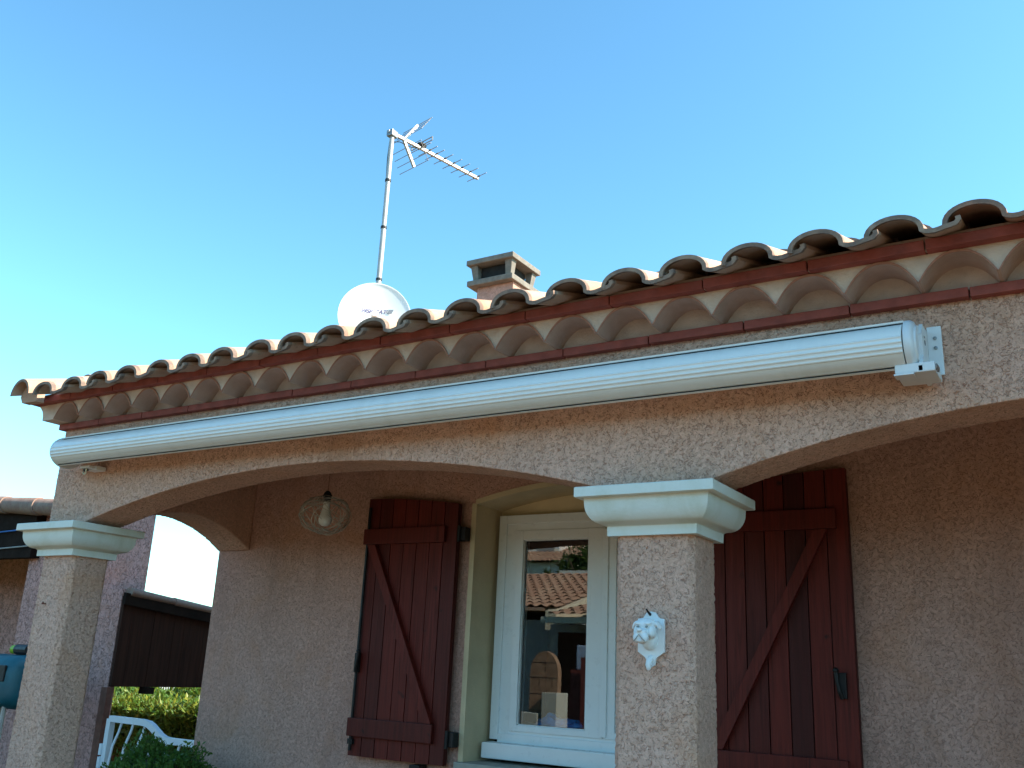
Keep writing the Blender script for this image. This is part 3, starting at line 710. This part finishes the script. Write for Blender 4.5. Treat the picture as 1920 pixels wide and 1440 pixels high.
# ------------------------------------------------------------------ neighbouring house at the left, its lean-to and cables
nb = thing('neighbour_house', 'neighbouring pink stucco house with a shaded porch at the far left', 'house', (-8.5, 6, 0))
def nbw(b):
    b.prism([(-7.7, 4.93), (-6.44, 4.93), (-6.51, 4.965), (-7.7, 4.965)], 'z', 1.36, 2.95); b.box(-8.06, -7.7, 4.93, 4.965, 1.36, 2.72); b.box(-7.9, -6.95, 4.93, 5.04, 0, 1.36); b.box(-8.05, -7.95, 4.966, 5.8, 0, 2.7); b.box(-11.5, -7.98, 5.8, 5.94, 0, 2.70); b.box(-11.8, -11.5, 4.93, 6.6, 0, 2.7)
    b.box(-7.4, -6.42, 4.72, 4.78, 0, 2.045); b.box(-7.4, -6.75, 4.78, 4.929, 0, 2.045)
def dense(o, cuts):
    bm = bmesh.new(); bm.from_mesh(o.data); bmesh.ops.subdivide_edges(bm, edges=bm.edges[:], cuts=cuts, use_grid_fill=True); bm.to_mesh(o.data); bm.free()
quick(nbw, 'wall', 'stucco_far', nb)
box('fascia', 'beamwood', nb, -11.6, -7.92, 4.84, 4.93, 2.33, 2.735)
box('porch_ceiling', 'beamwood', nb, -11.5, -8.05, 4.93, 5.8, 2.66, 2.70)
def vz(x): return 2.838-.078*(x+8)
def nroof(b):
    b.prism([(-11.9, vz(-11.9)-.10), (-7.35, vz(-7.35)-.10), (-7.35, vz(-7.35)-.02), (-11.9, vz(-11.9)-.02)], 'y', 4.80, 5.55)
    rnd = random.Random(2); x = -11.9
    while x < -7.8:
        l = .50; b.cur = rnd.random(); rs = []
        for xx, r in ((x, .070), (x+l+.06, .080)):
            rs.append([(xx, 4.80+r*math.cos(math.pi*2*i/20), vz(xx)-.065+r*1.0*math.sin(math.pi*2*i/20)) for i in range(20)])
        b.rings(rs); x += l
quick(nroof, 'roof', 'tile_old', nb, 50)
def cab(z0, z1, mat, label, name, y):
    o = quick(lambda b: b.tube([(-11.4+3.45*i/12, y-.012, z0+(z1-z0)*i/12-.03*math.sin(math.pi*i/12)) for i in range(13)], .006, 6), name, mat); tag(o, label, 'cable')
cab(2.56, 2.575, 'bluecable', 'thin blue cable along the dark beam of the neighbouring porch', 'cable', 4.83)
cab(2.415, 2.425, 'greycable', 'thin pale grey cable sagging below the blue cable on the porch beam', 'cable', 4.83)
lt = thing('lean_to', 'dark wooden boarded lean-to side with a sloping clay tile edge beside the pink wall', 'lean-to', (-6.4, 5.2, 0))
def lz(y): return 2.015-.098*(y-4.72)
def boards(b):
    y = 4.715
    while y < 6.3:
        b.cur = random.random(); d = random.uniform(0, .004)
        b.prism([(y, 1.335), (y+.097, 1.335), (y+.097, lz(y+.097)-.02), (y, lz(y)-.02)], 'x', -6.405, -6.380+d); y += .10
quick(boards, 'board_panel', 'board', lt)
quick(lambda b: b.prism([(4.70, lz(4.70)-.085), (6.3, lz(6.3)-.085), (6.3, lz(6.3)+.0), (4.70, lz(4.70)+.0)], 'x', -6.378, -6.345), 'rafter', 'beamwood', lt)
def cop(b):
    rnd = random.Random(8); y = 4.74
    while y < 6.3:
        l = .42; b.cur = rnd.random(); rs = []
        for yy, r in ((y, .046), (y+l+.05, .039)):
            rs.append([(-6.37+r*math.cos(2*math.pi*i/18), yy, lz(yy)+.012+r*.75*math.sin(2*math.pi*i/18)) for i in range(18)])
        b.rings(rs); y += l
quick(cop, 'coping_tile', 'tile_old', lt, 50)
box('post', 'redwood', lt, -6.415, -6.345, 4.665, 4.714, 0, 1.33)
box('beam_end', 'beamwood', lt, -6.42, -6.33, 5.00, 5.07, 1.285, 1.334)

mc = thing('garden_machine', 'teal rounded metal drum with dark window on thin legs behind the left column', 'machine', (-6.7, 4.1, 0))
def drum(b):
    rs = []
    for x, k in ((-7.02, .55), (-7.0, .85), (-6.96, 1), (-6.40, 1), (-6.36, .85), (-6.34, .55)):
        rs.append([(x, 4.1+.20*k*math.copysign(abs(math.cos(t))**.6, math.cos(t)), 1.355+.18*k*math.copysign(abs(math.sin(t))**.6, math.sin(t))) for t in [2*math.pi*i/32 for i in range(32)]])
    b.rings(rs)
dr_ = quick(drum, 'drum', 'teal', mc, 50)
box('window_panel', 'black', mc, -6.60, -6.405, 3.888, 3.905, 1.36, 1.465, bev=.008)
box('trim', 'screw', mc, -6.60, -6.40, 3.893, 3.9, 1.215, 1.222); box('badge', 'screw', mc, -6.54, -6.50, 3.893, 3.9, 1.315, 1.321)
quick(lambda b: b.tube([(-6.56, 4.05, 1.57), (-6.42, 4.05, 1.57)], .035, 12), 'knob', 'black', mc)
quick(lambda b: b.tube([(-6.61, 4.05, 1.567), (-6.562, 4.05, 1.57)], .030, 12), 'knob_cap', 'lime', mc)
for x, y in ((-6.46, 3.97), (-6.46, 4.23), (-6.92, 3.97), (-6.92, 4.23)): quick(lambda b: b.tube([(x, y, 1.22), (x-.03, y, .02)], .016, 8), 'leg', 'steel', mc)
quick(lambda b: b.tube([(-6.70, 3.88, 1.49), (-6.67, 3.85, 1.50), (-6.635, 3.86, 1.47), (-6.63, 3.87, 1.40)], [.01, .025, .028, .01], 8), 'cover_flap', 'canvas', mc, 60)

# ------------------------------------------------------------------ gate, hedge, shrub, mesh fence
gt = thing('garden_gate', 'white metal garden gate with swan neck top rail beside the house corner', 'gate', (-5.3, 4.3, 0))
rail = [(-5.757, 1.158), (-5.43, 1.156), (-5.375, 1.150), (-5.33, 1.133), (-5.285, 1.107), (-5.24, 1.082), (-5.20, 1.068), (-5.15, 1.063), (-4.60, 1.063)]
def gfr(b):
    b.tube([(-5.757, 4.3, .10)] + [(-5.757, 4.3, 1.158)], .020, square=True)
    b.tube([(x, 4.3, z) for x, z in rail], .019, square=True)
    b.tube([(-4.60, 4.3, 1.07), (-4.60, 4.3, .10)], .02, square=True); b.tube([(-5.74, 4.3, .16), (-4.62, 4.3, .16)], .018, square=True)
quick(gfr, 'frame', 'gate', gt)
for i in range(9):
    x = -5.64+.118*i
    zt = next(rail[k][1]+(rail[k+1][1]-rail[k][1])*(x-rail[k][0])/(rail[k+1][0]-rail[k][0]) for k in range(8) if rail[k][0] <= x <= rail[k+1][0])
    quick(lambda b: b.tube([(x, 4.3, zt-.01), (x-.005, 4.29, zt-.07), (x-.012, 4.262, zt-.16), (x-.010, 4.245, zt-.30), (x, 4.27, .5), (x, 4.3, .16)], .0085, 6), 'bar', 'gate', gt)
for z in (.93, .85): box('hinge', 'gate', gt, -5.80, -5.775, 4.27, 4.33, z, z+.07, bev=.003)

def leaves(b, n, pos, size, rnd, elong=1.7, bias=None):
    for i in range(n):
        p, nrm, cv = pos(rnd)
        d = (Vector(nrm)*.7 + Vector((rnd.gauss(0, 1), rnd.gauss(0, 1), rnd.gauss(.35, .8)))*.75).normalized()
        s = d.orthogonal().normalized(); s = Matrix.Rotation(rnd.uniform(0, 6.28), 3, d) @ s; t = d.cross(s)
        z = size*rnd.uniform(.6, 1.25); a = z*elong
        b.cur = min(1, max(0, cv + rnd.gauss(0, .22)))
        p = Vector(p)
        # folded leaf: stem along d
        b.add([p, p+d*a*.45+s*z*.42+t*z*.10, p+d*a, p+d*a*.45-s*z*.42+t*z*.10], [(0, 1, 2), (0, 2, 3)])
hd = thing('hedge', 'clipped green hedge with yellow new shoots on top behind the white gate', 'hedge', (-9.5, 8, 0))
def hpos(r):
    u = r.random(); x = r.uniform(-12.2, -7.0); wob = .07*mnoise.noise(Vector((x*2.2, 1, 0)))+.05*mnoise.noise(Vector((x*6, 4, 0)))
    y0 = 7.6; H = .955+wob
    if u < .55:
        z = H-abs(r.gauss(0, .30)); z = max(.2, z); return (x, y0+r.uniform(-.02, .16)+.08*mnoise.noise(Vector((x*3, z*4, 2))), z), (0, -1, .5), .15+.55*max(0, (z-H+.22)/.22)
    y = y0+r.uniform(0, .9); return (x, y, H+r.uniform(-.06, .03)+(.10*r.random()**3)), (0, 0, 1), .75
hb = MB(); leaves(hb, 26000, hpos, .040, random.Random(21)); hb.build('foliage', 'hedge', hd)
def hcore(b): b.box(-12.2, -7.0, 7.75, 8.5, .05, .88)
quick(hcore, 'stem', 'bark', hd)
hd2 = thing('hedge', 'taller sunlit bush row behind the clipped hedge, in front of the mesh fence', 'hedge', (-10.5, 9.4, 0))
def hpos2(r):
    x = r.uniform(-14.5, -8); H = 1.08+.12*mnoise.noise(Vector((x*1.6, 7, 0))); z = H-abs(r.gauss(0, .22)); return (x, 9.2+r.uniform(0, .5), max(.3, z)), (0, -.5, .8), .6
hb = MB(); leaves(hb, 9000, hpos2, .05, random.Random(22)); hb.build('foliage', 'hedge', hd2)
quick(lambda b: b.box(-14.5, -8, 9.4, 9.7, .05, .95), 'stem', 'bark', hd2)
shb = thing('box_shrub', 'rounded dark green box shrub under the side arch in front of the gate', 'shrub', (-4.36, 3.56, 0))
z0_ = .775
def spos(r):
    v = Vector((r.gauss(0, 1), r.gauss(0, 1), r.gauss(.15, 1))).normalized(); k = 1+.22*mnoise.noise(v*2.2)+.16*mnoise.noise(v*6)+.10*r.random()**4
    q = r.uniform(.80, 1.0)*k
    return (-4.33+v.x*.37*q, 3.56+v.y*.34*q, z0_+v.z*.345*q), v, .25+.35*r.random()
sb = MB(); leaves(sb, 20000, spos, .0165, random.Random(31), 1.7); sb.build('foliage', 'box', shb)
quick(lambda b: (b.ell((-4.36, 3.56, .80), (.31, .25, .26)), b.tube([(-4.36, 3.56, 0), (-4.36, 3.56, .6)], .03)), 'stem', 'bark', shb, 180)
fn = thing('mesh_fence', 'white welded wire mesh fence panel behind the hedge', 'fence', (-11, 10.4, 0))
def mesh(b):
    x = -16
    while x < -8.5: b.box(x, x+.006, 10.4, 10.406, .1, 1.5); x += .055
    for z in [.1+.1*i for i in range(15)]: b.box(-16, -8.5, 10.393, 10.3995, z, z+.007)
quick(mesh, 'wire_panel', 'gate', fn)
for x in (-16, -13.5, -11.0, -8.5): box('post', 'gate', fn, x-.03, x+.03, 10.41, 10.47, 0, 1.55)

# ------------------------------------------------------------------ things mirrored in the window pane (they stand in front of the house)
def corrug(b, o, u, v, wu, lv, pitch=.25, amp=.05):
    o, u, v = Vector(o), Vector(u).normalized(), Vector(v).normalized(); nn = u.cross(v).normalized()
    if nn.z < 0: nn = -nn
    nc = int(wu/pitch); nr = int(lv/.42); b.smooth = True
    for c in range(nc):
        for r in range(nr):
            b.cur = random.random(); rs = []
            for vv, lift in ((r*.42, .03), (r*.42+.46, .0)):
                rs.append([o+u*(c*pitch+pitch*i/8)+v*vv+nn*(lift+amp*(.5-.5*math.cos(2*math.pi*i/8))) for i in range(9)])
            b.rings(rs, False, False)
    b.smooth = False
oh = thing('opposite_house', 'low house with brown tiled roof mirrored in the window pane', 'house', (-13, -12, 0))
def ohw(b):
    b.box(-19, -10.25, -13.5, -9.95, 0, 2.62)
quick(ohw, 'wall', 'greywall', oh)
eo = Vector((-10.0, -9.62, 2.86)); eu = Vector((-1, 0, 0)); ev = Vector((-.25, -5, 1.25)).normalized()
quick(lambda b: (corrug(b, eo, eu, ev, 9, 5.2), b.prism([(-9.6, 2.80), (-9.6, 2.86), (-14.6, 4.10), (-14.6, 2.80)], 'x', -18.8, -10.3)), 'roof', 'tile_far', oh, 60)
def gab(b):
    b.prism([(-9.5, 2.80), (-9.5, 2.40), (-9.75, 2.50), (-14.7, 3.78), (-14.7, 4.15)], 'x', -10.2, -9.95)
quick(gab, 'gable_edge', 'lit', oh)
gh = thing('garage', 'small building with a red tiled canopy mirrored beside the brown roof', 'garage', (-8, -10, 0))
quick(lambda b: b.box(-9.9, -5.5, -11.6, -9.2, 0, 2.5), 'wall', 'greywall', gh)
quick(lambda b: corrug(b, (-5.4, -8.55, 2.64), (-1, 0, 0), (0, -3, .55), 4.4, 3.0), 'roof', 'tile_far', gh, 60)
box('lintel', 'bbqwhite', gh, -9.8, -5.6, -8.75, -8.62, 2.50, 2.62)
for i in range(3): box('door_panel', 'board', gh, -9.7+i*1.38, -8.36+i*1.38, -9.198, -9.17, .05, 2.35)
fh = thing('hillside_house', 'cream house with pale tiled roof and window far off in the pane', 'house', (-27, -40, 0))
quick(lambda b: (b.box(-36, -24.4, -44, -37, 0, 7.2), b.box(-36, -26.3, -46, -39, 0, 11)), 'wall', 'whitewall', fh)
quick(lambda b: corrug(b, (-23.9, -36.4, 7.2), (-1, 0, 0), (0, -6, 1.9), 12.2, 6, .3), 'roof', 'tile_far', fh, 60)
quick(lambda b: (b.box(-27.6, -26.6, -38.99, -38.95, 7.5, 9.2)), 'window', 'greywall', fh)
pw = box('parapet_wall', 'whitewall', None, -16.6, -8, -22.4, -21.6, 0, 5.0); tag(pw, 'bright white parapet wall above the brown roof in the mirrored view', 'wall')
def tree(x, y, h, r, lab, seed):
    t = thing('garden_tree', lab, 'tree', (x, y, 0), 'trees mirrored in the pane'); rn = random.Random(seed)
    quick(lambda b: (b.tube([(x, y, 0), (x+.1, y, h*.4), (x, y+.1, h*.8)], [.22, .16, .05], 8), *[b.tube([(x, y, h*(.35+.08*i)), (x+r*.6*math.cos(i*2.1), y+r*.6*math.sin(i*2.1), h*(.55+.07*i))], [.08, .02], 6) for i in range(6)]), 'trunk', 'bark', t)
    cl = [(rn.gauss(0, .4), rn.gauss(0, .4), rn.uniform(-.5, .5)) for _ in range(26)]
    def tp(q):
        c = q.choice(cl); v = Vector((q.gauss(0, 1), q.gauss(0, 1), q.gauss(0, 1))).normalized()*q.uniform(.5, 1)*.38
        return (x+(c[0]+v.x)*r, y+(c[1]+v.y)*r, h*.62+(c[2]+v.z)*h*.5), v, .3+.4*q.random()
    b = MB(); leaves(b, 6000, tp, .16, rn); b.build('crown', 'treeleaf', t)
tree(-19.9, -29.7, 7.6, 1.15, 'dark green tree between the far roof and the white parapet', 41)
tree(-22.3, -31, 5.9, .9, 'lower olive green tree in front of the far cream house', 42)
bq = thing('stone_barbecue', 'white concrete barbecue with an arched fire brick back mirrored low in the pane', 'barbecue', (-6.9, -4, 0))
def bback(b):
    n = 14; rows = 5
    pts = [(-6.915+.225*math.cos(math.pi*i/n), 1.55+.30*math.sin(math.pi*i/n)) for i in range(n+1)]
    b.prism([(-7.14, .80), (-6.69, .80)] + pts, 'y', -3.86, -3.76)
bb_ = quick(bback, 'brick_back', 'firebrick', bq)
def joints(b):
    for i, z in enumerate((1.05, 1.27, 1.49, 1.69)):
        b.box(-7.137+.03*(i > 2), -6.693-.03*(i > 2), -3.765, -3.7585, z, z+.010)
        for x in ((-6.9,) if i % 2 else (-6.99, -6.78)): b.box(x, x+.009, -3.765, -3.7583, z-.11, z)
quick(joints, 'mortar_joint', 'near_black', bb_)
quick(lambda b: (b.box(-7.25, -6.92, -3.95, -3.62, .70, 1.02, .01), b.box(-6.86, -6.62, -3.95, -3.62, .70, 1.30, .01), b.box(-7.3, -6.5, -4.1, -3.7, 0, .7)), 'surround', 'bbqwhite', bq)
rf_ = box('board_fence', 'darkred', None, -6.8, -5.4, -4.72, -4.67, 0, 1.80); tag(rf_, 'dark red board fence mirrored to the right of the barbecue', 'fence')
bx_ = box('storage_box', 'paleblue', None, -6.98, -6.66, -5.2, -4.85, 1.62, 1.98, bev=.02); 
bx_.name = 'pale_blue_box'; tag(bx_, 'pale blue square box above the barbecue in the mirrored view', 'tank')  # plain box standing for an unclear pale blue block
yb = quick(lambda b: b.ell((-6.50, -4.80, 1.88), (.085, .085, .085)), 'yellow_ball', 'yellow', None, 180); tag(yb, 'small yellow ball on the dark red fence beside the pale box', 'ball')
tb = MB(); tb.box(-7.05, -5.4, -5.3, -4.80, 0, 1.62); tag(tb.build('garden_shed', 'darkred'), 'dark low garden shed behind the red fence under the box', 'shed')

# blue bag on the inner sill
def bag(b):
    rn = random.Random(9)
    bm = bmesh.new(); bmesh.ops.create_icosphere(bm, subdivisions=4, radius=1)
    for v in bm.verts:
        p = v.co.copy(); k = 1+.35*mnoise.noise(p*2.2+Vector((3, 1, 0)))+.18*mnoise.noise(p*6)
        v.co = Vector((p.x*.125*k, p.y*.05*k, max(-.01, p.z*.032*k + .02*max(0, 1-((p.x+.35)/.3)**2))))
    b.bm(bm, Matrix.Translation((-2.37, 4.32, 1.345)))
tag(quick(bag, 'plastic_bag', 'blue', None, 180), 'crumpled bright blue plastic bag on the inner window ledge', 'bag')
box('inner_ledge', 'sill', house, WX0, WX1, FY+.10, 4.50, 1.29, 1.335)
